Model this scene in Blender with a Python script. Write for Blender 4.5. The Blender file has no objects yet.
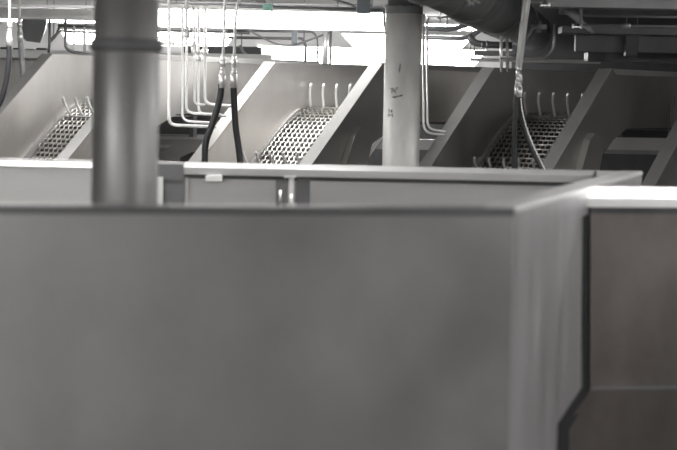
import bpy, math, random
from mathutils import Vector, Matrix
random.seed(7)
C = bpy.context.scene.collection
sc = bpy.context.scene
PI = math.pi

# ------------------------------------------------------------------ camera frame
F_PX = 100 / 36 * 677
CAM = Vector((0, 0, 2.0))
PITCH = math.atan(130 / F_PX)
ROLL = 0.020
_F = Vector((0, math.cos(PITCH), -math.sin(PITCH)))
_U0 = Vector((0, math.sin(PITCH), math.cos(PITCH)))
_R0 = Vector((1, 0, 0))
_R = _R0 * math.cos(ROLL) + _U0 * math.sin(ROLL)
_U = -_R0 * math.sin(ROLL) + _U0 * math.cos(ROLL)

def ray(px, py):
    return _F + _R * ((px - 338.5) / F_PX) + _U * ((225 - py) / F_PX)
def at(px, py, Y):
    d = ray(px, py); return CAM + d * (Y / d.y)
def atz(px, py, z):
    d = ray(px, py); return CAM + d * ((z - CAM.z) / d.z)

# ------------------------------------------------------------------ materials
def mat(name, col, rough=.5, metal=0., var=.0, scale=4., stretch=(1, 1, 1), bump=0., aniso=0., emit=0., rvar=0., ecol=None):
    m = bpy.data.materials.new(name); m.use_nodes = True
    nt = m.node_tree; N = nt.nodes; L = nt.links
    b = N['Principled BSDF']
    b.inputs['Base Color'].default_value = (*col, 1)
    b.inputs['Roughness'].default_value = rough
    b.inputs['Metallic'].default_value = metal
    if aniso: b.inputs['Anisotropic'].default_value = aniso
    if emit:
        b.inputs['Emission Color'].default_value = (*(ecol or col), 1)
        b.inputs['Emission Strength'].default_value = emit
    if var or bump or rvar:
        tc = N.new('ShaderNodeTexCoord'); mp = N.new('ShaderNodeMapping')
        mp.inputs['Scale'].default_value = stretch
        L.new(tc.outputs['Object'], mp.inputs['Vector'])
        n = N.new('ShaderNodeTexNoise'); n.inputs['Scale'].default_value = scale
        n.inputs['Detail'].default_value = 6; n.inputs['Roughness'].default_value = .6
        L.new(mp.outputs['Vector'], n.inputs['Vector'])
        if var:
            cr = N.new('ShaderNodeValToRGB')
            cr.color_ramp.elements[0].position = .3; cr.color_ramp.elements[1].position = .72
            cr.color_ramp.elements[0].color = (*[c * (1 - var) for c in col], 1)
            cr.color_ramp.elements[1].color = (*[min(1, c * (1 + var)) for c in col], 1)
            L.new(n.outputs['Fac'], cr.inputs['Fac']); L.new(cr.outputs['Color'], b.inputs['Base Color'])
        if rvar:
            mr = N.new('ShaderNodeMapRange')
            mr.inputs['From Min'].default_value = .3; mr.inputs['From Max'].default_value = .7
            mr.inputs['To Min'].default_value = rough - rvar; mr.inputs['To Max'].default_value = rough + rvar
            L.new(n.outputs['Fac'], mr.inputs['Value']); L.new(mr.outputs['Result'], b.inputs['Roughness'])
        if bump:
            bp = N.new('ShaderNodeBump'); bp.inputs['Strength'].default_value = bump
            bp.inputs['Distance'].default_value = .01
            L.new(n.outputs['Fac'], bp.inputs['Height']); L.new(bp.outputs['Normal'], b.inputs['Normal'])
    return m

M = {
 'tank':   mat('brushed_stainless', (.50, .49, .485), .42, 1, var=.14, scale=1.5, stretch=(1., 1., .8), rvar=.05),
 'tank_side': mat('brushed_stainless_worn', (.58, .57, .58), .42, .75, var=.12, scale=3, stretch=(2.5, 2.5, .35), rvar=.06),
 'tank_back': mat('satin_stainless', (.60, .59, .58), .45, 1, var=.06, scale=3, stretch=(.4, 1, 3), rvar=.05),
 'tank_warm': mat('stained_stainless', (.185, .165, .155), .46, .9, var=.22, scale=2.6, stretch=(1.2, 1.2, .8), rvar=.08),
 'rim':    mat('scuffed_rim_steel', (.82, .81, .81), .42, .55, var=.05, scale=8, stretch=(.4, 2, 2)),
 'plate':  mat('hood_stainless', (.56, .545, .53), .38, 1, var=.08, scale=2.5, stretch=(1.5, 1.5, .7), rvar=.06),
 'flange': mat('hood_edge_steel', (.37, .362, .352), .6, .7, var=.05, scale=6),
 'belt':   mat('belt_wire', (.62, .60, .57), .30, 1, var=.25, scale=40),
 'pan':    mat('belt_pan_steel', (.10, .10, .10), .6, .5),
 'rod':    mat('bright_rod', (.84, .83, .82), .3, .7),
 'pipe':   mat('stainless_pipe', (.84, .83, .82), .33, .6),
 'chalk':  mat('white_lagged_pipe', (.90, .89, .88), .4, .1),
 'dpipe':  mat('grey_conduit', (.30, .30, .31), .45, .7),
 'hose':   mat('black_rubber', (.022, .022, .024), .38),
 'ghose':  mat('grey_rubber', (.30, .30, .31), .45),
 'column': mat('weathered_column_paint', (.60, .585, .565), .55, .35, var=.16, scale=3.5, stretch=(2, 2, .7), rvar=.08),
 'column_dark': mat('dull_galvanised', (.40, .395, .39), .5, .8, var=.12, scale=3, stretch=(2, 2, .5), rvar=.08),
 'ink':    mat('marker_ink', (.03, .03, .035), .8),
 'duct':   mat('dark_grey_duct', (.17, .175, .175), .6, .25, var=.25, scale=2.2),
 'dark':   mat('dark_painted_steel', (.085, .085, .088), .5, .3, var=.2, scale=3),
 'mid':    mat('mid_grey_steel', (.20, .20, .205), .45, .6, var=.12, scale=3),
 'beam':   mat('galvanised_beam', (.50, .49, .48), .5, .5, var=.12, scale=5),
 'white':  mat('white_painted_steel', (.74, .735, .72), .5, var=.05, scale=4),
 'wallw':  mat('white_wall_paint', (.76, .755, .75), .7, var=.04, scale=1.5),
 'wallg':  mat('grey_wall_paint', (.55, .54, .53), .75, var=.15, scale=1),
 'walls':  mat('dark_wall_paint', (.30, .30, .30), .8, var=.15, scale=1),
 'ceil':   mat('ceiling_paint', (.50, .50, .50), .8, var=.08, scale=1),
 'cladding': mat('washed_cladding', (.50, .485, .46), .6, .1, var=.10, scale=5, stretch=(4, 4, .3)),
 'floor':  mat('wet_concrete', (.12, .118, .115), .45, var=.25, scale=1.4, bump=.1),
 'lens':   mat('lamp_diffuser', (1, 1, 1), .5, emit=7, ecol=(1, .995, .98)),
 'lens_fill': mat('fill_lamp_diffuser', (1, 1, 1), .5, emit=20, ecol=(1, .995, .985)),  # emission for the added out-of-frame fill lamps
 'mint':   mat('mint_plastic', (.50, .85, .74), .5),
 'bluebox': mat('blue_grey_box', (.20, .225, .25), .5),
 'orange': mat('orange_cable', (.75, .42, .20), .6),
 'gap':    mat('gap_shade_black', (.02, .02, .022), .7),  # near-black that paints the shade in the gap between the bins
}

# ------------------------------------------------------------------ mesh builder
class MB:
    def __init__(s): s.v = []; s.f = []; s.smooth = []
    def add(s, vs, fs, smooth=False):
        o = len(s.v); s.v += [Vector(v) for v in vs]
        s.f += [tuple(i + o for i in f) for f in fs]; s.smooth += [smooth] * len(fs)
    def prism(s, poly, axis_vec):
        """poly: list of 3-D points (planar loop); extruded by axis_vec"""
        n = len(poly); a = Vector(axis_vec)
        vs = [Vector(p) for p in poly] + [Vector(p) + a for p in poly]
        fs = [tuple(range(n))[::-1], tuple(range(n, 2 * n))]
        for i in range(n):
            j = (i + 1) % n; fs.append((i, j, n + j, n + i))
        s.add(vs, fs); return s
    def box(s, lo, hi):
        x0, y0, z0 = lo; x1, y1, z1 = hi
        return s.prism([(x0, y0, z0), (x1, y0, z0), (x1, y1, z0), (x0, y1, z0)], (0, 0, z1 - z0))
    def bar(s, a, b, w, h, up=(0, 0, 1)):
        """rectangular bar from a to b, w across, h along up, centred"""
        a = Vector(a); b = Vector(b); d = (b - a).normalized(); u = Vector(up)
        r = d.cross(u).normalized(); u = r.cross(d).normalized()
        c = [a + r * sx * w / 2 + u * sz * h / 2 for sx, sz in ((-1, -1), (1, -1), (1, 1), (-1, 1))]
        return s.prism(c, b - a)
    def sweep(s, a, b, prof, out, up=(0, 0, 1)):
        """prism with a profile given in (out, up) coordinates, from a to b"""
        a = Vector(a); b = Vector(b); o = Vector(out).normalized(); u = Vector(up)
        return s.prism([a + o * p[0] + u * p[1] for p in prof], b - a)
    def tube(s, pts, r, seg=10, fillet=0., cap=True):
        P = [Vector(p) for p in pts]
        if fillet and len(P) > 2:
            Q = [P[0]]
            for i in range(1, len(P) - 1):
                a, b, c = P[i - 1], P[i], P[i + 1]
                d1 = (a - b); d2 = (c - b); fr = min(fillet, d1.length * .45, d2.length * .45)
                p1 = b + d1.normalized() * fr; p2 = b + d2.normalized() * fr
                for k in range(7):
                    t = k / 6; Q.append(p1 * (1 - t) ** 2 + b * 2 * t * (1 - t) + p2 * t * t)
            Q.append(P[-1]); P = Q
        R = r if isinstance(r, (list, tuple)) else [r] * len(P)
        n = len(P); vs = []; ref = None
        for i in range(n):
            d = (P[min(i + 1, n - 1)] - P[max(i - 1, 0)]).normalized()
            if ref is None:
                ref = Vector((0, 0, 1)) if abs(d.z) < .9 else Vector((1, 0, 0))
            x = (ref - d * ref.dot(d)).normalized(); ref = x; y = d.cross(x)
            for k in range(seg):
                t = 2 * PI * k / seg; vs.append(P[i] + (x * math.cos(t) + y * math.sin(t)) * R[i])
        fs = [(i * seg + k, i * seg + (k + 1) % seg, (i + 1) * seg + (k + 1) % seg, (i + 1) * seg + k) for i in range(n - 1) for k in range(seg)]
        s.add(vs, fs, True)
        if cap:
            o = len(s.v) - len(vs)
            s.f += [tuple(o + k for k in range(seg))[::-1], tuple(o + (n - 1) * seg + k for k in range(seg))]; s.smooth += [False] * 2
        return s
    def build(s, name, m, parent=None, origin=None, bevel=0.):
        o0 = Vector(origin) if origin is not None else (Vector(parent['_o']) if parent is not None and '_o' in parent else Vector())
        me = bpy.data.meshes.new(name)
        me.from_pydata([tuple(v - o0) for v in s.v], [], s.f); me.update()
        import bmesh
        bm = bmesh.new(); bm.from_mesh(me); bmesh.ops.recalc_face_normals(bm, faces=bm.faces); bm.to_mesh(me); bm.free()
        me.polygons.foreach_set('use_smooth', s.smooth)
        me.materials.append(M[m] if isinstance(m, str) else m)
        ob = bpy.data.objects.new(name, me); C.objects.link(ob)
        if parent is not None:
            ob.parent = parent; ob['_o'] = tuple(o0)
        elif origin is not None:
            ob.location = o0; ob['_o'] = tuple(o0)
        if bevel:
            bv = ob.modifiers.new('edge', 'BEVEL'); bv.width = bevel; bv.segments = 2; bv.limit_method = 'ANGLE'
        return ob

def thing(name, label, cat, loc=(0, 0, 0), group=None, rz=0., local=False):
    o = bpy.data.objects.new(name, None); C.objects.link(o); o.location = loc; o.rotation_euler = (0, 0, rz)
    o['label'] = label; o['category'] = cat; o['_o'] = (0., 0., 0.) if local else tuple(Vector(loc))
    if group: o['group'] = group
    o.empty_display_size = .1
    return o
def tag(o, label, cat, group=None, kind=None):
    o['label'] = label; o['category'] = cat
    if group: o['group'] = group
    if kind: o['kind'] = kind
    return o
def struct(o, label=None):
    o['kind'] = 'structure'
    if label: o['label'] = label
    return o

# ------------------------------------------------------------------ the room
XL, XR, Y0, Y1, ZC = -7.5, 7.5, -5., 30., 3.12
struct(MB().box((XL, Y0, -.1), (XR, Y1, 0)).build('floor', 'floor'))
struct(MB().box((XL, Y0, ZC), (XR, Y1, ZC + .1)).build('ceiling', 'ceil'))
struct(MB().box((XL, Y1, -.1), (XR, Y1 + .1, ZC + .1)).build('wall_back', 'wallw'))
struct(MB().box((XL, Y0 - .1, -.1), (XR, Y0, ZC + .1)).build('wall_front', 'wallg'))
struct(MB().box((XL - .1, Y0, -.1), (XL, Y1, ZC + .1)).build('wall_left', 'walls'))
struct(MB().box((XR, Y0, -.1), (XR + .1, Y1, ZC + .1)).build('wall_right', 'walls'))

# ------------------------------------------------------------------ the big bin in front
ZR = 1.592
A = atz(514, 208, ZR); B = atz(641.5, 171.8, ZR)
FL = atz(0, 205.3, ZR); FL = A + (FL - A) * 1.25
BLk = atz(184, 162.3, ZR); BL = B + (BLk - B) * 1.70
up = Vector((0, 0, 1))
def hperp(a, b):  # horizontal left-hand normal
    d = (b - a).normalized(); return Vector((-d.y, d.x, 0))
bin1 = thing('steel_bin', 'large brushed stainless steel bin across the foreground, with a grey column rising inside it', 'bin', (A.x, A.y, 0))
ZB = .38
# front panel (outer face towards the viewer)
nf = hperp(FL, A); nf = nf if nf.y < 0 else -nf
fp = MB(); fp.prism([FL, A, A - up * (ZR - ZB), FL - up * (ZR - ZB)], -nf * .012)
fp.build('front_panel', 'tank', bin1)
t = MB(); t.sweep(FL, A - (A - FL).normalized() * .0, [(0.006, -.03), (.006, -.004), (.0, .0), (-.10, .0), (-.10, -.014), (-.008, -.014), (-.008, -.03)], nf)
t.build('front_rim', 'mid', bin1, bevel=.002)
# side panel with its slanted lower cut
sd = (B - A).normalized(); sn = Vector((sd.y, -sd.x, 0))
def side_pt(px, py):
    # intersection of the pixel ray with the vertical plane through A,B
    d = ray(px, py); k = (A - CAM).dot(sn) / d.dot(sn); return CAM + d * k
Pk = side_pt(581, 388); Pm = side_pt(557.5, 424)
Pb = Vector((Pm.x, Pm.y, ZB))
Bk = Vector((B.x, B.y, Pk.z + .55))
Ab = Vector((A.x, A.y, ZB))
Pj = side_pt(582, 196); Pj = Vector((Pj.x, Pj.y, A.z - .13))
sp = MB(); sp.prism([A, B, Vector((B.x, B.y, A.z - .13)), Pj, Pk, Pm, Pb, Ab], -sn * .012)
sp.build('side_panel', 'tank_side', bin1)
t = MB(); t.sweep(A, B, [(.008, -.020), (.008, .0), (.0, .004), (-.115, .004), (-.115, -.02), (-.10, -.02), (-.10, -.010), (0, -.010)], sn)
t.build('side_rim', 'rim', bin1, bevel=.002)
# back wall
nb = hperp(BL, B); nb = nb if nb.y < 0 else -nb
bin_off = nb * -.05
t = MB(); t.prism([BLk + bin_off, B + bin_off, B + bin_off - up * 1.1, BLk + bin_off - up * 1.1], -nb * .012)
t.build('back_panel', 'tank_back', bin1)
t = MB(); t.prism([BL - nb * .01, BLk - nb * .01, BLk - nb * .01 - up * 1.1, BL - nb * .01 - up * 1.1], -nb * .012)
t.build('back_panel', 'tank_back', bin1)
prof = [(.0, -.070), (.012, -.070), (.020, -.026), (-.012, 0), (-.075, 0), (-.075, -.07), (-.06, -.07), (-.06, -.02), (0, -.04)]
t = MB(); t.sweep(BLk, B, prof, nb)
t.build('back_rim', 'rim', bin1, bevel=.002)
prof2 = [(.0, -.05), (.012, -.05), (.015, -.042), (-.02, 0), (-.075, 0), (-.075, -.05), (-.06, -.05), (-.06, -.02), (-.01, -.02)]
t = MB(); t.sweep(BL, BLk - (B - BLk).normalized() * .01, prof2, nb)
t.build('back_rim', 'rim', bin1, bevel=.002)
MB().prism([BLk + bin_off + nb * .012 - up * .068, B + bin_off + nb * .012 - up * .068, B + bin_off + nb * .012 - up * .094, BLk + bin_off + nb * .012 - up * .094], -nb * .01).build('rim_shade_strip', 'duct', bin1)  # dark strip painting the shadow under the overhanging back rim
# jog post between the two back panels
e = (B - BLk).normalized()
t = MB()
q = BLk - e * .15
t.prism([q + nb * .03 - up * .012, BLk + nb * .03 - up * .012, BLk + nb * .03 - up * .09, BLk + e * -.02 + nb * .03 - up * .105, q + nb * .03 - up * .09], -nb * .04)
t.prism([q + e * .02 + nb * .02 - up * .09, BLk + e * .005 + nb * .02 - up * .09, BLk + e * .005 + nb * .02 - up * 1.0, q + e * .02 + nb * .02 - up * 1.0], -nb * .02)
t.build('joint_post', 'mid', bin1)
t = MB(); a = at(157, 177, BLk.y - .06); b = at(163, 177, BLk.y - .06)
t.prism([a, b, b - up * .6, a - up * .6], (0, .02, 0)); t.build('joint_strip', 'white', bin1)
t = MB(); a = at(187, 177, BLk.y - .0); t.bar(a, a - up * .7, .006, .006, (0, 1, 0)); t.build('weld_bead', 'rim', bin1)
# fittings on the back panel
def on_back(px, py, off=0.):
    p0 = BLk + bin_off + nb * (.004 + off); d = ray(px, py); k = (p0 - CAM).dot(nb) / d.dot(nb); return CAM + d * k
def back_plate(name, x0, x1, y0, y1, m, off=.0, th=.012, bev=.002):
    return MB().prism([on_back(x0, y0, off), on_back(x1, y0, off), on_back(x1, y1, off), on_back(x0, y1, off)], -nb * th).build(name, m, bin1, bevel=bev)
back_plate('hanging_tab', 205.5, 222, 175.5, 181.5, 'white', .075, .04)
back_plate('latch_plate', 276, 286, 179, 260, 'mid', .045)
back_plate('latch_plate', 297, 310, 178, 260, 'mid', .012)
back_plate('latch_plate', 288.5, 294, 178, 260, 'rim', .05)
back_plate('latch_cap', 284, 296, 175.5, 178, 'rim', .06, .04)
t = MB()
for px, py in ((280.5, 190), (291.5, 194)):
    p = on_back(px, py, .05); t.tube([p, p - up * .10], .008, 6)
t.build('latch_pin', 'rod', bin1)
# legs
for p in (A - sn * .06 + sd * .08, FL + Vector((.1, .1, 0)), Pm - sn * .05 - sd * .05):
    MB().bar((p.x, p.y, 0), (p.x, p.y, ZB + .1), .05, .05, (0, 1, 0)).build('leg', 'mid', bin1)
for p in (B - sn * .06 - sd * .16 , BL + Vector((.1, -.10, 0))):
    MB().bar((p.x, p.y, 0), (p.x, p.y, 1.0), .05, .05, (0, 1, 0)).build('leg', 'mid', bin1)

# ------------------------------------------------------------------ second bin on the right
c0 = at(584, 187, 8.86); ZR2 = c0.z
c1 = atz(900, 190, ZR2); 
e2 = (c1 - c0); e2.z = 0; e2.normalize(); c1 = c0 + e2 * 2.3
n2 = Vector((e2.y, -e2.x, 0))
bin2 = thing('steel_bin', 'smaller stained stainless steel bin with a bright white rim, at right behind the foreground bin', 'bin', (c0.x, c0.y, 0))
t = MB(); t.sweep(c0, c1, [(0.03, -.094), (.034, -.094), (.034, -.050), (-.01, .0), (-.10, .0), (-.10, -.05), (-.085, -.05), (-.085, -.02), (0.0, -.03)], n2)
t.build('rim', 'rim', bin2, bevel=.002)
def on2(px, py, off=0.):
    p0 = c0 - n2 * off; d = ray(px, py); k = (p0 - CAM).dot(n2) / d.dot(n2); return CAM + d * k
zk = on2(600, 390).z
MB().prism([on2(591, 206.5, -.006), c1 + n2 * .006 - up * .092, c1 + n2 * .006 - up * .125, on2(591, 213.5, -.006)], -n2 * .01).build('rim_shade_strip', 'dark', bin2)  # dark strip painting the shade below the overhanging lip
l0 = on2(590, 215); l1 = on2(590, 390); l2 = on2(567, 428); l3 = on2(567, 440)
top_l = Vector((l0.x, l0.y, ZR2 - .02)); top_r = c1 - up * .02
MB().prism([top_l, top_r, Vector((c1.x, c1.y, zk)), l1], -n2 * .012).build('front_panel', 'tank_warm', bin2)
MB().prism([on2(583.5, 205, .014), on2(592, 205, .014), on2(592, 391, .014), on2(569, 430, .014), on2(569, 452, .014), on2(557, 452, .014), on2(557, 423, .014), on2(583.5, 387, .014)], -n2 * .01).build('gap_shade_strip', 'gap', bin2)  # black strip painting the shaded gap between the two bins
lo_r = Vector((c1.x, c1.y, zk)); inn = -n2 * .10
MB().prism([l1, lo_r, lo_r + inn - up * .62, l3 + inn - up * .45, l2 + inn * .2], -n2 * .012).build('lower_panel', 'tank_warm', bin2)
MB().bar(l1 + n2 * .002 + up * .006, lo_r + n2 * .002 + up * .006, .006, .012).build('seam', 'mid', bin2)
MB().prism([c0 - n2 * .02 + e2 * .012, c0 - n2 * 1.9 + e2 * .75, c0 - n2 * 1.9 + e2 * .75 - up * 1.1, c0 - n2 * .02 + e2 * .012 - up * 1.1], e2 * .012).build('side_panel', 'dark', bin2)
for p in (c0 + e2 * .10 - n2 * .16, c0 + e2 * 2.2 - n2 * .16, c0 + e2 * .9 - n2 * 1.8, c0 + e2 * 2.2 - n2 * 1.8):
    MB().bar((p.x, p.y, 0), (p.x, p.y, .6 if p.y < c0.y + 1 else 1.0), .05, .05, (0, 1, 0)).build('leg', 'mid', bin2)

# ------------------------------------------------------------------ columns
pc = at(125.5, 120, 7.75)
col1 = thing('support_column', 'wide dark grey blurred column with a weld ring, rising inside the foreground bin', 'column', (pc.x, pc.y, 0))
t = MB(); t.tube([(pc.x, pc.y, 0), (pc.x, pc.y, ZC)], .136, 48); t.build('shaft', 'column_dark', col1)
zr = at(127, 45.5, 7.75).z
t = MB(); t.tube([(pc.x, pc.y, zr - .026), (pc.x, pc.y, zr - .016), (pc.x, pc.y, zr + .016), (pc.x, pc.y, zr + .026)], [.137, .149, .149, .137], 48); t.build('weld_ring', 'duct', col1)

qc = at(402.3, 90, 13.5)
col2 = thing('support_column', 'pale weathered round column with pencilled marks, behind the foreground bin', 'column', (qc.x, qc.y, 0))
RQ = .132
zt = at(404, 9, 13.5).z
MB().tube([(qc.x, qc.y, 0), (qc.x, qc.y, zt)], RQ, 48).build('shaft', 'column', col2)
MB().tube([(qc.x, qc.y, zt), (qc.x, qc.y, ZC)], .118, 40).build('upper_shaft', 'mid', col2)
t = MB()
n = 60
for i in range(n):
    a0 = 2 * PI * i / n; a1 = 2 * PI * (i + .9) / n; h = .012 + .018 * random.random()
    rr = RQ + .004
    t.prism([(qc.x + rr * math.cos(a0), qc.y + rr * math.sin(a0), zt - .035), (qc.x + rr * math.cos(a1), qc.y + rr * math.sin(a1), zt - .035),
             (qc.x + rr * math.cos(a1), qc.y + rr * math.sin(a1), zt + h * .5), (qc.x + rr * math.cos(a0), qc.y + rr * math.sin(a0), zt + h)],
            (-.008 * math.cos(a0), -.008 * math.sin(a0), 0))
t.build('torn_collar', 'duct', col2)
def on_col(px, py):
    d = ray(px, py); ox, oy = CAM.x - qc.x, CAM.y - qc.y
    a = d.x ** 2 + d.y ** 2; b = 2 * (ox * d.x + oy * d.y); c_ = ox * ox + oy * oy - (RQ + .0015) ** 2
    k = (-b - math.sqrt(max(0, b * b - 4 * a * c_))) / (2 * a); return CAM + d * k
strokes = [[(390.2, 88.5), (392.6, 88.1), (391.4, 92.4)], [(393.5, 88.2), (393.4, 90.2)], [(393, 91.6), (396, 89)], [(394.6, 91.2), (395.8, 91), (394.8, 93), (396.2, 93)],
           [(396.4, 87.2), (396.4, 88.6)], [(397.4, 87.1), (397.4, 88.5)],
           [(392.5, 97.3), (394.6, 96.2), (395.4, 97.2), (397.6, 95.6), (398.6, 96.4), (402.6, 94.6)], [(394, 97.8), (402.4, 95.6)],
           [(388, 109.8), (389.6, 109.4), (388.8, 111), (389.9, 112), (388.2, 112.6)], [(391.4, 109.6), (390.8, 111), (392.3, 111.8), (391.4, 112.6), (391, 111.8), (392.4, 110)],
           [(387.8, 114), (389.4, 116.6)], [(389.4, 114), (387.8, 116.8)], [(390.6, 114.2), (390.9, 115.6), (392.6, 115)], [(392.5, 113.8), (392.6, 117)]]
t = MB()
for s_ in strokes: t.tube([on_col(*p) for p in s_], .0024, 4)
t.build('marker_writing', 'ink', col2)
# long rubbed stain on the column
t = MB(); t.tube([on_col(400.2, 63), on_col(400, 66), on_col(399.4, 70), on_col(399, 73)], [.001, .006, .006, .001], 5); t.build('rub_mark', 'mid', col2)

# ------------------------------------------------------------------ inclined mesh-belt elevators
YAW = math.radians(35)
def belt_path():
    key = [(-.80, 1.00), (-.278, 1.415), (.0, 1.64), (.16, 1.755), (.30, 1.832), (.44, 1.872), (.62, 1.885), (1.5, 1.885)]
    out = [Vector((0, a, b)) for a, b in key]
    # dense resample
    pts = []; step = .015; carry = 0.
    for i in range(len(out) - 1):
        d = out[i + 1] - out[i]; L_ = d.length; u = carry
        while u < L_:
            pts.append(out[i] + d * (u / L_)); u += step
        carry = u - L_
    # smooth
    for _ in range(6):
        pts = [pts[0]] + [(pts[i - 1] + pts[i] * 2 + pts[i + 1]) / 4 for i in range(1, len(pts) - 1)] + [pts[-1]]
    return pts
PATH = belt_path()
W0, W1 = .155, 1.10          # clear width between the plates
def elevator(px, py, label, rows, xw=0., fo=0.):
    W1 = 1.10 + xw
    P0 = at(px, py, 16.)
    root = thing('mesh_belt_elevator', label, 'conveyor', (P0.x, P0.y, 0), 'mesh belt elevators in a row', -YAW, local=True)
    zt = P0.z; dz = zt - 2.27
    prof = [(0, zt), (-1.45, zt - 1.22), (-1.45, .75), (-.95, .75), (-.62, 1.16 + dz), (-.21, 1.59 + dz), (.30, 1.79 + dz), (2.3, 1.80 + dz), (2.3, zt)]
    for w, outer in ((.125, 0), (1.175 + xw, 1)):
        pl = MB().prism([(w, s, z) for s, z in (prof if outer else [(0, zt), (-1.45, zt - 1.22), (-1.45, .75), (-.75, .75), (0., 1.45 + dz), (.35, 1.72 + dz), (2.3, 1.76 + dz), (2.3, zt)])], (-.006, 0, 0)).build('side_plate', 'plate', root)
        # folded front edge
        f0 = Vector((w - .062, 0, zt)); f1 = Vector((w - .062, -1.45, zt - 1.22))
        MB().bar(f0, f1, .124, .012, (0, -.65, .76)).build('folded_edge', 'flange', root, bevel=.002)
        # folded top lip
        MB().prism([(w - .05, -.01, zt + .004), (w + .002, -.01, zt + .004), (w + .002, 2.3, zt + .004), (w - .05, 2.3, zt + .004)], (0, 0, -.006)).build('top_lip', 'flange', root)
        if outer:
            MB().prism([(w + .001, .02, zt - .004), (w + .001, 2.3, zt - .004), (w + .001, 2.3, zt - .042), (w + .001, .06, zt - .042)], (.008, 0, 0)).build('edge_stiffener', 'flange', root)
            # bracket arm on the outer face
            MB().prism([(w + .002, s, z) for s, z in ((-.82, .9 + dz), (-.66, 1.34 + dz), (-.47, 1.70 + dz), (-.39, 1.755 + dz), (-.27, 1.73 + dz), (-.22, 1.66 + dz), (-.36, 1.25 + dz), (-.50, .9 + dz))], (.06, 0, 0)).build('bracket_arm', 'plate', root, bevel=.002)
        else:
            pass
    # guard lip beside the belt
    g = MB()
    for a, b in zip(PATH[30:92:4], PATH[34:96:4]):
        g.prism([a + Vector((.127, 0, .0 + dz)), b + Vector((.127, 0, .0 + dz)), b + Vector((.127, 0, .045 + dz)), a + Vector((.127, 0, .045 + dz))], (.030, 0, 0))
    g.prism([PATH[8] + Vector((.127, 0, dz)), PATH[48] + Vector((.127, 0, dz)), PATH[48] + Vector((.127, 0, .075 + dz)), PATH[8] + Vector((.127, 0, .075 + dz))], (.045, 0, 0))
    g.build('guard_lip', 'flange', root)
    # belt: zigzag wires and cross rods
    b = MB(); n = len(PATH); ncol = 20; pit = (W1 - W0) / ncol
    for i in range(0, n, 4):
        p = PATH[i] + Vector((0, 0, dz)); b.tube([p + Vector((W0, 0, 0)), p + Vector((W1, 0, 0))], .0075, 5)
    for c in range(ncol + 1):
        w = W0 + c * pit; pts = []
        for i in range(0, n, 2):
            tng = (PATH[min(i + 1, n - 1)] - PATH[max(i - 1, 0)]).normalized(); nn = Vector((0, -tng.z, tng.y))
            k = (i // 2) % 2
            pts.append(PATH[i] + nn * (.016 if k else -.004) + Vector((w, 0, dz)))
        b.tube(pts, .0072, 4)
    belt = b.build('mesh_belt', 'belt', root)
    # pan under the belt
    p = MB()
    vs = [];
    for q_ in PATH[::4]: vs += [q_ + Vector((W0 - .02, .012, -.045 + dz)), q_ + Vector((W1 + .02, .012, -.045 + dz))]
    m_ = len(vs) // 2
    p.add(vs + [v - Vector((0, 0, .008)) for v in vs], [(2 * i, 2 * i + 1, 2 * i + 3, 2 * i + 2) for i in range(m_ - 1)] + [(2 * m_ + 2 * i, 2 * m_ + 2 * i + 2, 2 * m_ + 2 * i + 3, 2 * m_ + 2 * i + 1) for i in range(m_ - 1)]
          + [(2 * i, 2 * i + 2, 2 * m_ + 2 * i + 2, 2 * m_ + 2 * i) for i in range(m_ - 1)] + [(2 * i + 1, 2 * m_ + 2 * i + 1, 2 * m_ + 2 * i + 3, 2 * i + 3) for i in range(m_ - 1)])
    p.build('belt_pan', 'pan', root)
    # rows of bent fingers standing on the belt
    for idx in rows:
        pt = PATH[idx]; tng = (PATH[idx + 2] - PATH[idx - 2]).normalized(); nn = Vector((0, -tng.z, tng.y))
        rb = MB(); rb.bar(pt + nn * .018 + Vector((W0, 0, dz)), pt + nn * .018 + Vector((W1, 0, dz)), .022, .010, nn)
        rb.build('finger_bar', 'flange', belt)
        for k in range(7):
            w = W0 + .075 + fo + k * .138
            o = pt + Vector((w, 0, dz))
            fb = MB(); fb.tube([o + nn * .01, o + nn * .07 + Vector((-.004, 0, 0)), o + nn * .14 + Vector((-.007, 0, 0)), o + nn * .19 + Vector((0, 0, 0)), o + nn * .225 + Vector((.016, 0, 0)) - tng * .008],
                               [.012, .012, .012, .012, .011], 8)
            fb.build('finger', 'rod', belt)
    # tail roller and legs
    MB().tube([(W0, 1.5, 1.82 + dz), (W1, 1.5, 1.82 + dz)], .06, 16).build('drive_roller', 'mid', root)
    for w in (.10, 1.15 + xw):
        for s in (-1.2, 1.9):
            MB().bar((w, s, 0), (w, s, .9 if s < 0 else 1.82 + dz), .05, .05, (0, 1, 0)).build('leg', 'mid', root)
    return root
elevator(42, 54, 'brightest lit steel belt elevator, partly hidden behind the wide dark column', [79, 4], .07)
elevator(264, 62, 'steel belt elevator left of the pale column, four upright fingers atop its wire belt', [104, 38], .045, -.07)
elevator(482, 68, 'dim steel belt elevator right of the pale column, a black hose hanging over its belt', [98, 38], .05)
elevator(703, 71, 'steel belt elevator cut off by the photo edge behind the white-rimmed bin', [104, 38])

# ------------------------------------------------------------------ things behind and between
def px_tube(name, pts, Y, rpx, m, label=None, cat=None, fillet=0.12, parent=None, group=None, seg=10):
    P = [at(p[0], p[1], p[2] if len(p) > 2 else Y) for p in pts]
    t = MB(); t.tube(P, rpx * Y / F_PX, seg, fillet)
    if parent is not None: return t.build(name, m, parent)
    o = t.build(name, m, origin=P[0])
    return tag(o, label, cat, group)

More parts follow.
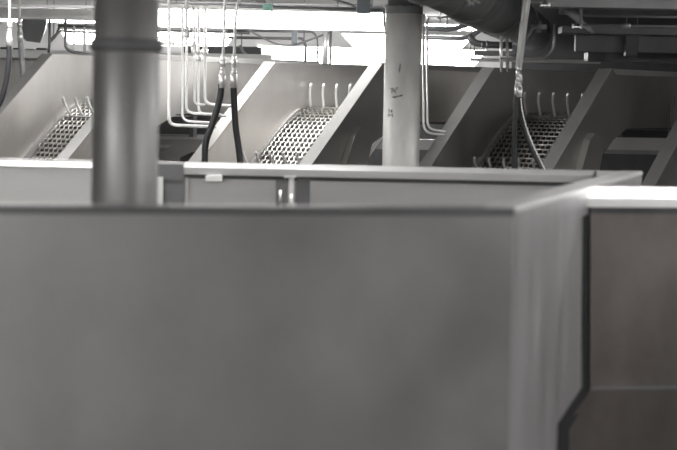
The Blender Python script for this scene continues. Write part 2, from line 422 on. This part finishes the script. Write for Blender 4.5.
# cross beam under the elevators
a = at(120, 138.5, 17.9); b = at(900, 150, 17.9); b.z = a.z
t = MB(); t.bar(a, b, .08, .10); bo = t.build('cross_beam', 'beam', origin=a, bevel=.004)
tag(bo, 'long galvanised cross beam running low behind the belt elevators', 'beam')
o = MB().box((-3.2, 20.6, 0), (6.5, 21.4, 1.9)).build('dark_backdrop', 'dark', origin=(1.5, 21, 0), bevel=.02)  # dark box added as a backdrop to keep the space below the elevators dark
tag(o, 'long dark backdrop box added low behind the belt elevators, under the cross beam', 'housing')
# bright beam end on the right
a = at(612, 143.2, 17.0); b = at(760, 146, 17.0); b.z = a.z
t = MB(); t.prism([at(599, 149.5, 17.0), at(608, 137.2, 17.0), Vector((b.x, 17.0, a.z + .057)), Vector((b.x, 17.0, a.z - .057))], (0, .08, 0))
bo = t.build('conveyor_rail', 'chalk', origin=a); tag(bo, 'pale steel rail with a slanted end between the two dim elevators at right', 'rail')
# background cladding, ledge
a = at(-60, 80, 18.9); b = at(262, 84, 18.9)
ztop = at(100, 60, 18.9).z
t = MB()
x = a.x
while x < b.x - .001:
    t.box((x, 18.9, 1.80), (min(x + .145, b.x), 18.95, ztop)); x += .15
o = t.build('wall_panel', 'cladding', origin=(a.x, 18.9, 1.3)); tag(o, 'streaked pale cladding panel standing behind the white steam pipes', 'panel')
t = MB(); t.box((a.x, 18.72, ztop), (b.x + .1, 18.98, ztop + .085)); o = t.build('ledge', 'white', origin=(a.x, 18.9, ztop), bevel=.006)
tag(o, 'long white ledge along the top of the streaked cladding', 'ledge')
# dark clutter boxes on the ledge (left)
for i, (x0, x1, y0, y1) in enumerate([(0, 9, 47, 52), (13, 22, 48, 53), (26, 34, 49, 53), (36, 47, 48, 54)]):
    p = at(x0, y1, 18.8); q = at(x1, y0, 18.8)
    o = MB().box((p.x, 18.78, ztop + .085), (q.x, 18.9, q.z)).build('pump_head', 'dark', origin=(p.x, 18.8, ztop + .08), bevel=.015)
    tag(o, 'small dark fitting sitting on the white ledge at upper left', 'fitting', 'dark fittings on the white ledge')
# grey hanging sheet upper left
S = 19.6
t = MB(); t.prism([at(p[0], p[1], S) for p in ((22, 19), (47, 19), (45, 30), (40, 43), (26, 41), (19, 33))], (0, .05, 0))
o = t.build('grey_shroud', 'mid', origin=at(33, 20, S)); tag(o, 'grey shroud hanging under the overhead trunking at upper left', 'cover')
# low trough beside pipes
t = MB(); YT = 16.8
t.prism([at(*p, YT) for p in ((182, 139.5), (240, 139.5), (240, 152), (192, 152), (162, 166), (152, 166), (152, 158))], (0, .05, 0))
o = t.build('feed_trough', 'beam', origin=at(182, 160, YT)); tag(o, 'grey sloped feed trough low beside the wide dark column', 'trough')
o = MB().prism([at(*p, 17.4) for p in ((159, 136.7), (215, 137.5), (215, 140.5), (159, 139.3))], (0, .1, 0)).build('guide_rail', 'white', origin=at(159, 137, 17.4))
tag(o, 'thin white guide rail above the grey feed trough', 'rail')
t = MB()
for i in range(14):
    a = at(152 + i * 2, 145, 17.1); t.tube([a, at(146 + i * 2, 160, 16.9)], .006, 4)
for i in range(8):
    t.tube([at(148, 145.5 + i * 2.1, 17.05), at(180, 145.5 + i * 2.1, 17.05)], .006, 4)
o = t.build('wire_grid', 'belt', origin=at(150, 150, 17)); tag(o, 'scrap of wire mesh belt showing just right of the wide dark column', 'mesh')
o = MB().box((at(150, 160, 18.3).x, 18.3, 0), (at(240, 160, 18.3).x, 18.6, at(180, 112, 18.3).z)).build('dark_cabinet', 'mid', origin=(at(150, 160, 18.3).x, 18.3, 1.0))
tag(o, 'dark grey trunk low behind the bends of the white steam pipes', 'cabinet')

# white steam pipes with elbows
SP = [([(169, -44), (169, 125), (216, 127)], 2.0, 'leftmost white pipe, bending right lowest of the bundle'),
      ([(182.5, 5), (182.5, 121), (214, 123)], 1.5, 'second white pipe of the bundle, bending right just above the lowest'),
      ([(186.5, -44), (186.5, 113), (222, 115)], 1.7, 'white pipe with a nut near its top, third from the dark column'),
      ([(194, 5), (194.5, 104), (205, 105)], 1.5, 'thin white pipe with a stained nut, fourth from the dark column'),
      ([(204, 6), (198.5, 6), (198.5, 114), (226, 116)], 1.6, 'white pipe with a stacked compression fitting, fifth from the dark column'),
      ([(330, 9), (205, 6), (205, 104), (232, 106)], 1.7, 'white pipe bending both right at top and right at bottom, nearest the two hoses')]
NUT = {2: (187, 33), 3: (194.3, 48), 4: (198.5, 56), 5: (205, 50)}
for i, (pts, r, lab) in enumerate(SP):
    Y = 15.0 + .08 * i
    if i == 1: pts = [(140, 5)] + pts
    if i == 3: pts = [(120, 4)] + pts
    base = at(*pts[-2], Y)
    root = thing('steam_pipe', lab, 'pipe', tuple(base), 'white pipes beside the dark column')
    px_tube('pipe_run', pts, Y, r * .82, 'chalk', parent=root, fillet=.06)
    if i in NUT:
        x, y = NUT[i]; p = at(x, y, Y); k = Y / F_PX
        MB().tube([p - up * 5 * k, p - up * 4.2 * k, p + up * 1 * k], [2.6 * k, 3.3 * k, 3.3 * k], 6).build('compression_nut', 'pipe', root)
        MB().tube([p + up * 2 * k, p + up * 6 * k], [2.9 * k, 2.2 * k], 8).build('pipe_collar', 'pipe', root)
# small tee joints
px_tube('pipe_branch', [(158, 43), (175, 43.5)], 15.2, 2.2, 'chalk', 'short white pipe stub crossing the leftmost white pipe', 'pipe')

# hydraulic drops: rod, fitting, hose
def drop(label, Y, rod, fit, hose, r_rod, r_hose, hm='hose', extra=None):
    root = thing('hose_drop', label, 'hose', tuple(at(*hose[-1], Y)), 'hoses hanging from steel pipes')
    px_tube('feed_pipe', rod, Y, r_rod, 'chalk', parent=root, fillet=.12)
    (x0, y0), (x1, y1) = fit; a = at(x0, y0, Y); b = at(x1, y1, Y); k = Y / F_PX; d = b - a
    for u0, u1, rr, nm, sg in ((0, .2, 2.2, 'nut', 6), (.12, .34, 2.9, 'nut', 6), (.34, .48, 2.1, 'fitting_neck', 10), (.46, .56, 2.6, 'nut', 6), (.56, 1., 3.1, 'crimp_sleeve', 14)):
        MB().tube([a + d * u0, a + d * u1], rr * k * r_hose / 3.0, sg).build(nm, 'pipe', root)
    # smooth hose
    P = [at(*p, Y) for p in hose]; Q = []
    for i in range(len(P) - 1):
        p0 = P[max(i - 1, 0)]; p1 = P[i]; p2 = P[i + 1]; p3 = P[min(i + 2, len(P) - 1)]
        for s in range(8):
            u = s / 8; Q.append(.5 * ((2 * p1) + (p2 - p0) * u + (2 * p0 - 5 * p1 + 4 * p2 - p3) * u * u + (3 * p1 - 3 * p2 + p3 - p0) * u ** 3))
    Q.append(P[-1])
    MB().tube(Q, r_hose * k, 14).build('hose_line', hm, root)
    if extra: extra(root)
    return root
drop('black hose curving left, hanging by the pale elevator, left of its straight neighbour', 14.6, [(226.5, -50), (224.5, 20), (223, 60)], [(223, 56), (221.5, 88)], [(221.5, 84), (220, 98), (213, 122), (206.5, 140), (204.8, 155), (205.5, 180), (207, 220)], 1.5, 3.3)
drop('black hose hanging nearly straight, right of the hose that curves left', 14.7, [(258, -50), (246, -18), (237, 4), (235.5, 20), (234, 60)], [(234, 56), (233.5, 88)], [(233.5, 84), (234, 98), (235.5, 125), (239, 150), (242, 180), (245, 220)], 1.5, 3.3)
drop('thin black hose with white fittings, left of the pair at the upper left edge', 14.3, [(9.9, -50), (9.5, 24)], [(9.5, 19), (9.2, 46)], [(9.2, 44), (9, 60), (6, 82), (1, 100), (-6, 115), (-12, 150), (-12, 200)], 1.4, 2.8)
drop('grey hose with white fittings, right of the pair at the upper left edge', 16.9, [(19.9, -36), (19.5, 24)], [(19.5, 19), (20.5, 42)], [(20.5, 40), (21.5, 55), (22.8, 75), (23, 95), (22, 125), (20, 160)], 1.4, 2.8, 'ghose')
rt = drop('black hose with bright slanted feed pipe, hanging over the dim elevator belt', 13.9, [(533.5, -50), (526.5, 4), (518.5, 72)], [(519.3, 66), (517, 97)], [(517, 94), (516, 108), (515, 130), (514.5, 150), (515, 180), (516, 220)], 1.9, 3.0)
px_tube('feed_pipe', [(528.5, -50), (523.5, 4), (516.5, 68)], 13.95, 1.3, 'chalk', parent=rt)
rt2 = drop('thin black hose with a bright edge, curving right across the dim elevator', 13.7, [(536, -52), (529.2, 4), (520.8, 70)], [(521, 74), (520, 97)], [(520, 94), (520.5, 108), (524, 128), (531, 148), (541, 168), (552, 190), (560, 220)], 1.0, 2.2)
P = [at(x, y, 13.65) for x, y in ((520.8, 98), (522.3, 112), (526.5, 128), (533.5, 146), (543.5, 167), (555, 188))]
MB().tube(P, .0045, 6, .1).build('bright_piping', 'chalk', rt2)

# ------------------------------------------------------------------ lamps
def lamp(label, x0, x1, y0, y1, Y, slope=.02, depth=.22, slant=10):
    a = at(x0, y0, Y); b = at(x1, y0 + slope * (x1 - x0), Y); b.z = a.z
    hgt = (y1 - y0) * Y / F_PX; k = Y / F_PX
    root = thing('linear_lamp', label, 'lamp', (a.x, Y, a.z), 'linear ceiling lamps')
    n_ = 8; ring = []
    z1 = a.z; z0 = a.z - hgt
    for i in range(n_ + 1):
        t_ = PI * i / n_; ring.append((math.cos(t_) * depth / 2, z1 - math.sin(t_) ** .8 * hgt))
    m_ = MB(); s_ = slant * k
    vs = []; R_ = len(ring)
    for j, xx in enumerate((0, 1)):
        for (dy, z) in ring:
            fr = (z1 - z) / hgt
            vs.append((a.x + s_ * fr if j == 0 else b.x - s_ * fr, Y + depth / 2 + dy, z))
    fs = [(i, i + 1, R_ + i + 1, R_ + i) for i in range(R_ - 1)] + [tuple(range(R_)), tuple(range(R_, 2 * R_))[::-1], (0, R_, 2 * R_ - 1, R_ - 1)]
    m_.add(vs, fs); m_.build('diffuser', 'lens', root)
    MB().box((a.x - .01, Y - .01, z1), (b.x + .01, Y + depth + .01, z1 + .035)).build('housing', 'white', root)
    for f_ in (.2, .8):
        xx = a.x + (b.x - a.x) * f_
        MB().tube([(xx, Y + depth / 2, z1 + .03), (xx, Y + depth / 2, ZC)], .006, 6).build('hanger', 'dpipe', root)
    return root
lamp('longest brightest linear lamp, level with the top of the pale column', 120, 392, 8, 25, 15.6, .022, .3, 4)
lamp('wide linear lamp just above the rim of the elevator left of the pale column', 258, 486, 46, 62, 21.0, .02, .3, 11)
lamp('short linear lamp just left of the pale column, above the lower wide one', 342, 474, 33.5, 46, 18.6, .02, .3, 12)
lamp('linear lamp glowing behind the upper part of the white pipes', 60, 233, 30, 43, 20.5, .02, .3, 8)
def over(label, x, y, z, lx, ly, m='lens_fill'):  # unseen lamps; the ones labelled fill are added to brighten the scene
    root = thing('linear_lamp', label, 'lamp', (x, y, z), 'linear ceiling lamps')  # linear_lamp here also names the added fill lamps
    MB().box((x - lx / 2, y - ly / 2, z), (x + lx / 2, y + ly / 2, z + .05)).build('diffuser', m, root, bevel=.01)
    MB().box((x - lx / 2 - .01, y - ly / 2 - .01, z + .05), (x + lx / 2 + .01, y + ly / 2 + .01, z + .08)).build('housing', 'white', root)
    MB().tube([(x, y, z + .07), (x, y, ZC)], .01, 6).build('hanger', 'dpipe', root)
over('added fill lamp out of frame above the far left elevator', -2.6, 13.6, 2.95, 1.6, .9, 'lens')
over('ceiling lamp out of frame over the foreground bin', -1.0, 10.3, 3.0, 2.6, .3, 'lens')
over('ceiling lamp out of frame over the right hand bin', 2.5, 8.9, 3.0, 1.8, .3, 'lens')
over('added fill lamp out of frame to the right, over the aisle', 4.2, 5.2, 3.0, .5, 1.8)
over('added fill lamp out of frame behind the viewer at left', -3.4, -2.6, 2.9, 2.4, .4)
over('added fill lamp out of frame behind the viewer', -.4, -3.2, 2.9, 2.0, .4)
over('added fill lamp out of frame at right, beside the dim elevators', 4.3, 12.2, 2.95, .4, 1.3)
over('added fill lamp out of frame to the left, over the aisle', -3.6, 4.6, 3.0, 1.6, .3)
over('added fill lamp out of frame at the far end by the white wall', -3.2, 26.5, 2.95, 3.2, .4)
over('added fill lamp out of frame at the far end, middle of the white wall', 1.2, 26.5, 2.95, 3.2, .4)

# ------------------------------------------------------------------ overhead services, left and centre
def hbar(name, x0, y0, x1, Y, hpx, dep, m, label, cat, slope=.02, bev=.004):
    a = at(x0, y0, Y); b = at(x1, y0 + slope * (x1 - x0), Y); b.z = a.z
    o = MB().bar(a, b, dep, hpx * Y / F_PX).build(name, m, origin=a, bevel=bev); return tag(o, label, cat)
hbar('cable_trunking', -60, 12.5, 100, 17.5, 10, .15, 'beam', 'pale metal trunking across the upper left corner', 'trunking')
px_tube('overhead_pipe', [(-60, 4), (130, 7.5)], 16.8, 1.5, 'chalk', 'bright white pipe along the trunking in the upper left corner', 'pipe', 0)
hbar('cable_trunking', 140, 27, 250, 22, 5, .12, 'mid', 'grey trunking crossing behind the white steam pipes', 'trunking')
px_tube('overhead_pipe', [(140, 30.5), (250, 33)], 19.8, 1.2, 'dpipe', 'grey pipe crossing behind the white steam pipes', 'pipe', 0)
px_tube('cable', [(140, 37), (234, 38.5)], 19.0, .7, 'orange', 'thin orange cable crossing behind the white steam pipes', 'cable', 0)
hbar('equipment_box', 184, 50, 262, 20.2, 8.5, .3, 'dark', 'dark box behind the hose fittings, above the white ledge', 'box')
px_tube('flexible_cable', [(240, 45), (243, 53), (250, 57), (258, 57), (266, 55)], 19.0, 1.6, 'dpipe', 'looping grey flexible cable above the pale elevator corner', 'cable', .1)
px_tube('overhead_pipe', [(228, 30.5), (314, 32), (318, 40), (317, 66)], 18.0, 1.0, 'dpipe', 'grey conduit bending down beyond the small blue grey box', 'pipe', .15)
px_tube('overhead_pipe', [(228, 37.5), (303, 38.5), (306, 46), (305, 64)], 17.8, 1.4, 'dpipe', 'thicker grey conduit below the other, bending down early', 'pipe', .12)
px_tube('sagging_cable', [(240, 26), (256, 34), (275, 44), (290, 46.5), (304, 42), (325, 34), (332, 32)], 17.4, 1.0, 'ghose', 'grey cable sagging between the conduits, by the blue grey box', 'cable', .25)
k = at(294.5, 37, 17.3)
o = MB().box((k.x - .025, 17.25, k.z - .06), (k.x + .025, 17.4, k.z + .055)).build('junction_box', 'bluebox', origin=k, bevel=.005); tag(o, 'small blue grey box clipped on the grey conduits', 'box')
px_tube('riser_pipe', [(326, 22), (325, 68)], 17.2, 2.6, 'pipe', 'thick bright riser pipe above the pale elevator', 'pipe', 0)
px_tube('riser_pipe', [(331, 27), (330, 68)], 17.3, 1.2, 'dpipe', 'thin riser pipe just right of the thick bright one', 'pipe', 0)
px_tube('overhead_pipe', [(236, 6.4), (268, 7), (390, 10)], 14.9, 1.6, 'dpipe', 'grey pipe with a mint joint across the longest lamp', 'pipe', 0)
k = at(267, 7.2, 14.8)
t = MB(); t.tube([k - Vector((.032, 0, 0)), k + Vector((.028, 0, 0))], .026, 10); t.tube([k + Vector((.03, 0, 0)), k + Vector((.045, 0, 0))], .034, 8)
o = t.build('pipe_joint', 'mint', origin=k); tag(o, 'small mint green joint on the pipe above the longest lamp', 'joint')
for (x0, x1, y1, lab, mm) in ((255, 266, 3, 'grey box hanging above the mint green joint', 'mid'), (356.5, 370.5, 13, 'grey box hanging left of the pale column top', 'bluebox')):
    p = at(x0, y1, 14.6); q = at(x1, y1, 14.6)
    o = MB().box((p.x, 14.55, p.z), (q.x, 14.7, p.z + .22)).build('switch_box', mm, origin=p, bevel=.006); tag(o, lab, 'box')
px_tube('conduit', [(300, -8), (330, -2), (352, 5), (362, 10)], 14.9, 1.2, 'dpipe', 'thin dark conduit running into the box left of the pale column', 'pipe', .1)
px_tube('conduit', [(372, 7), (384, 7.5), (384, 25), (387, 33)], 14.4, 1.3, 'dpipe', 'grey conduit curling beside the pale column top', 'pipe', .1)
hbar('ceiling_rail', 150, 1.5, 390, 16.6, 2.5, .1, 'mid', 'thin grey rail above the longest lamp', 'rail')
# upper left risers and pipes
px_tube('riser_pipe', [(49.5, 20), (49.5, 44), (48.5, 53)], 17.6, 1.3, 'mid', 'dark riser pipe left of the two running to the pale elevator corner', 'pipe', 0)
px_tube('riser_pipe', [(65.5, 20), (65.5, 48), (72, 52), (95, 56)], 17.2, 1.5, 'mid', 'riser pipe bending right onto the brightest elevator', 'pipe', .06)
px_tube('riser_pipe', [(74, 26), (74, 47), (68, 52)], 17.6, 1.2, 'chalk', 'thin white riser pipe beside the bending riser', 'pipe', .06)
px_tube('overhead_pipe', [(58, 25.5), (110, 27.5)], 18.2, 1.3, 'mid', 'upper of two dark pipes running behind the wide dark column', 'pipe', 0)
px_tube('overhead_pipe', [(58, 31), (110, 33)], 18.2, 1.1, 'mid', 'lower of two dark pipes running behind the wide dark column', 'pipe', 0)
px_tube('overhead_pipe', [(60, 26), (56, 36), (48, 44), (52, 38), (60, 31)], 18.2, 1.2, 'mid', 'dark looped pipe at the left end of the two dark pipes', 'pipe', .04)
px_tube('riser_pipe', [(84.5, 27), (84.5, 53)], 18.0, 1.3, 'chalk', 'pale riser pipe just left of the wide dark column', 'pipe', 0)

# ------------------------------------------------------------------ right of the pale column
px_tube('riser_pipe', [(423.5, 14), (423.5, 133), (446, 134.5)], 14.6, 1.3, 'pipe', 'bright riser pipe against the pale column, bending right at its foot', 'pipe', .08)
px_tube('riser_pipe', [(427, 20), (427.5, 129), (446, 131.5)], 14.8, 1.2, 'pipe', 'second bright riser pipe, just right of the one by the pale column', 'pipe', .08)
px_tube('overhead_pipe', [(418, 28), (452, 29.5), (470, 24), (482, 19)], 17.0, 2.6, 'duct', 'upper dark pipe running from the pale column to the duct', 'pipe', .2)
px_tube('overhead_pipe', [(418, 37.5), (466, 38.5), (478, 32), (484, 26)], 16.8, 2.3, 'dpipe', 'middle grey pipe bending up to the duct', 'pipe', .2)
rp = px_tube('flanged_pipe', [(468, 35), (474, 43), (484, 44.5), (512, 45.5)], 16.6, 3.4, 'mid', 'thick brownish pipe with clamps below the duct edge', 'pipe', .12)
for xx in (481, 486):
    p = at(xx, 44.6, 16.6); MB().tube([p, p + Vector((.02, 0, 0))], .036, 14).build('clamp', 'dpipe', rp, origin=tuple(rp['_o']))
hbar('lamp_bracket', 474, 53, 515, 18.2, 5, .1, 'mid', 'grey bracket at the right end of the lower lamps', 'bracket')
hbar('lamp_bracket', 470, 59.5, 600, 18.6, 3.5, .1, 'beam', 'pale bar above the dim elevator, right of the lamps', 'bar')
px_tube('riser_pipe', [(501, 36), (501.5, 72)], 15.4, 1.5, 'pipe', 'short riser pipe below the duct, left one of two', 'pipe', 0)
px_tube('riser_pipe', [(507, 38), (507.5, 72)], 15.4, 1.6, 'beam', 'short riser pipe below the duct, right one of two', 'pipe', 0)
# the big diagonal duct
da = at(424, 4, 12.3); db = at(512, 43, 20.5); dd = (db - da); dd.z = 0; dd.normalize(); R_D = .22
side = Vector((dd.y, -dd.x, 0))
z_d = da.z
c_a = Vector((da.x, da.y, z_d)) + side * R_D * .60 + up * R_D * .80
root = thing('air_duct', 'large dark round duct slanting overhead from the pale column towards the dark side', 'duct', tuple(c_a))
MB().tube([c_a - dd * 4.2, c_a + dd * 9.7], R_D, 40).build('duct_tube', 'duct', root)
for s_ in (-1.0, 1.6, 4.2, 6.8):
    MB().tube([c_a + dd * s_, c_a + dd * (s_ + .05)], R_D + .015, 40).build('duct_joint', 'duct', root)
th = math.radians(243)
r0 = side * math.cos(th) * (R_D + .006) + up * math.sin(th) * (R_D + .006)
MB().tube([c_a + dd * 2.2 + r0, c_a + dd * 6.2 + r0], .011, 6).build('edge_glint', 'white', root)  # white strip painting the lamp reflection along the duct's lower edge
# loop of cable over the duct
px_tube('dark_cable', [(468, -6), (466, 4), (458, 12), (446, 17), (438, 18)], 11.2, .8, 'dark', 'thin black cable looped under the large duct', 'cable', .1)
t = MB()
for a_, b_ in (((466, 0), (474, 5)), ((470, -2), (469, 6)), ((474, 0), (480, 3)), ((477, -2), (472, 3))): t.tube([at(*a_, 11.0), at(*b_, 11.0)], .006, 5)
o = t.build('cable_tie', 'beam', origin=at(470, 2, 11)); tag(o, 'frayed pale tie on the large duct at the top', 'tie')

# dark overhead structures at the right
dk = [
 ('overhead_beam', 545, 3, 800, 13.0, 9, .2, 'mid', 'grey steel beam highest in the upper right corner', 'beam'),
 ('overhead_beam', 560, 10.5, 800, 13.4, 7, .2, 'dark', 'dark beam directly under the grey beam in the upper right corner', 'beam'),
 ('overhead_beam', 560, 30, 820, 15.5, 7, .3, 'dark', 'dark beam under the pair of thin pipes at upper right', 'beam'),
 ('overhead_beam', 586, 57, 830, 18.2, 9, .3, 'dark', 'lowest dark beam, just over the rightmost elevator hood', 'beam'),
]
for nm, x0, y0, x1, Y, h_, dp, m_, lab, ct in dk: hbar(nm, x0, y0, x1, Y, h_, dp, m_, lab, ct, .01)
hbar('duct_panel', 575, 43.5, 626, 17.6, 16, .1, 'duct', 'dark grey flat panel left of the short post at upper right', 'panel', .01)
hbar('duct_panel', 636, 44.5, 840, 17.6, 16, .1, 'duct', 'dark grey flat panel right of the short post at upper right', 'panel', .01)
hbar('short_post', 625, 45, 637, 17.4, 22, .12, 'dark', 'short black post between the two grey panels at upper right', 'post', .01)
o = MB().box((at(512, 40, 22.2).x, 22.2, 2.28), (XR - .5, 22.6, ZC)).build('plant_casing', 'dark', origin=(at(512, 40, 22.2).x, 22.2, 2.28)); tag(o, 'dark grey plant casing filling the upper right background', 'casing')
px_tube('overhead_pipe', [(584, 16), (800, 19)], 12.8, .9, 'dpipe', 'upper of two thin bright-edged pipes at upper right', 'pipe', 0)
px_tube('overhead_pipe', [(584, 25), (800, 29)], 12.8, 1.2, 'dpipe', 'lower of two thin bright-edged pipes at upper right', 'pipe', 0)
k = at(626, 26, 12.8); o = MB().tube([k - Vector((.03, 0, 0)), k + Vector((.03, 0, 0))], .015, 10).build('pipe_joint', 'dpipe', origin=k); tag(o, 'small bright joint on the lower thin pipe at upper right', 'joint')
o = MB().bar(at(548, -4, 13.2), at(590, 30, 13.2), .05, .03).build('diagonal_strut', 'mid', origin=at(548, -4, 13.2)); tag(o, 'grey diagonal strut dropping from the upper right beams', 'strut')
o = MB().bar(at(553, -12, 13.3), at(593, 33, 13.3), .03, .016).build('diagonal_strut', 'mid', origin=at(553, -12, 13.3)); tag(o, 'thin diagonal strut behind the wider one at upper right', 'strut')
px_tube('hanger_rod', [(580.5, -12), (581, 26)], 13.0, 1.7, 'dpipe', 'vertical hanger rod ending at the diagonal strut', 'rod', 0)
px_tube('hanger_rod', [(567, -10), (567.5, 3)], 13.0, 1.5, 'dpipe', 'short hanger rod at the very top, left of the longer one', 'rod', 0)
for x_, y_, lab in ((545, 5.5, 'bright bolted clip at the top left end of the strut'), (577, 27, 'bright bolted clip at the foot of the long hanger rod')):
    p = at(x_, y_, 12.9); t = MB(); t.bar(p - Vector((.035, 0, 0)), p + Vector((.035, 0, 0)), .03, .008)
    for s_ in (-.028, .028): t.tube([p + Vector((s_, 0, -.01)), p + Vector((s_, 0, .02))], .008, 6)
    o = t.build('bolted_clip', 'rod', origin=p); tag(o, lab, 'clip')
px_tube('overhead_pipe', [(554.5, 24), (554, 48), (546, 58), (528, 58.5), (500, 58)], 14.9, 1.2, 'dpipe', 'thin pipe bending left above the dim elevator belt', 'pipe', .15)
k = at(539, 27, 14.6)
root = thing('valve', 'small grey valve body with a lever beside the slanted feed pipe', 'valve', tuple(k))
MB().tube([k - Vector((.06, 0, 0)), k + Vector((.06, 0, .003))], .022, 12).build('valve_body', 'mid', root)
MB().tube([k - up * .045, k + up * .05], .02, 10).build('valve_stem', 'mid', root)
px_tube('valve_elbow', [(533, 27), (529, 34), (524, 42)], 14.6, 2.2, 'mid', parent=root)
# hanging stubs by the rightmost elevator
for i, x_ in enumerate((668.5, 674)):
    px_tube('riser_pipe', [(x_, 97), (x_ + .5, 138)], 16.2, 1.1, 'dpipe', 'thin vertical pipe at the right edge, %s of a pair' % ('left' if i == 0 else 'right'), 'pipe', 0)
# dark shelf stuff under the right hood
hbar('dark_housing', 620, 131, 688, 17.3, 11, .25, 'dark', 'dark housing just over the pale slanted-end rail', 'housing', .01)

# ------------------------------------------------------------------ world, camera, colour
w = bpy.data.worlds.new('World'); sc.world = w; w.use_nodes = True
w.node_tree.nodes['Background'].inputs[0].default_value = (.8, .8, .82, 1)
w.node_tree.nodes['Background'].inputs[1].default_value = .0
cd = bpy.data.cameras.new('camera'); cam = bpy.data.objects.new('camera', cd); C.objects.link(cam)
cd.lens = 100; cd.sensor_width = 36; cd.clip_end = 200
Mx = Matrix((( _R.x, _U.x, -_F.x, CAM.x), (_R.y, _U.y, -_F.y, CAM.y), (_R.z, _U.z, -_F.z, CAM.z), (0, 0, 0, 1)))
cam.matrix_world = Mx
cd.dof.use_dof = True; cd.dof.focus_distance = 16.0; cd.dof.aperture_fstop = 2.2
sc.camera = cam
for nm in ('cable_trunking', 'cable_trunking.001', 'overhead_pipe', 'overhead_pipe.001', 'overhead_pipe.002', 'overhead_pipe.007', 'cable', 'grey_shroud', 'equipment_box', 'lamp_bracket.001', 'flexible_cable', 'riser_pipe.005', 'lamp_bracket', 'duct_panel', 'duct_panel.001', 'short_post', 'overhead_pipe.009', 'conduit.001', 'sagging_cable'):
    o = bpy.data.objects.get(nm)
    if o is None: continue
    v = max((Vector(v.co) for v in o.data.vertices), key=lambda c: (-round(c.x, 1), c.z)) if nm not in ('grey_shroud', 'flexible_cable') else max((Vector(v.co) for v in o.data.vertices), key=lambda c: c.z)
    wv = v + o.location
    MB().tube([wv - Vector((0, 0, .01)), (wv.x, wv.y, ZC)], .005, 6).build('hanger', 'dpipe', o, origin=tuple(o.location))
for o in bpy.data.objects:
    if '_o' in o: del o['_o']
sc.cycles.use_denoising = True
sc.cycles.max_bounces = 8
sc.view_settings.view_transform = 'Standard'; sc.view_settings.look = 'None'
sc.view_settings.gamma = 1; sc.view_settings.use_curve_mapping = False
sc.view_settings.exposure = 1.6
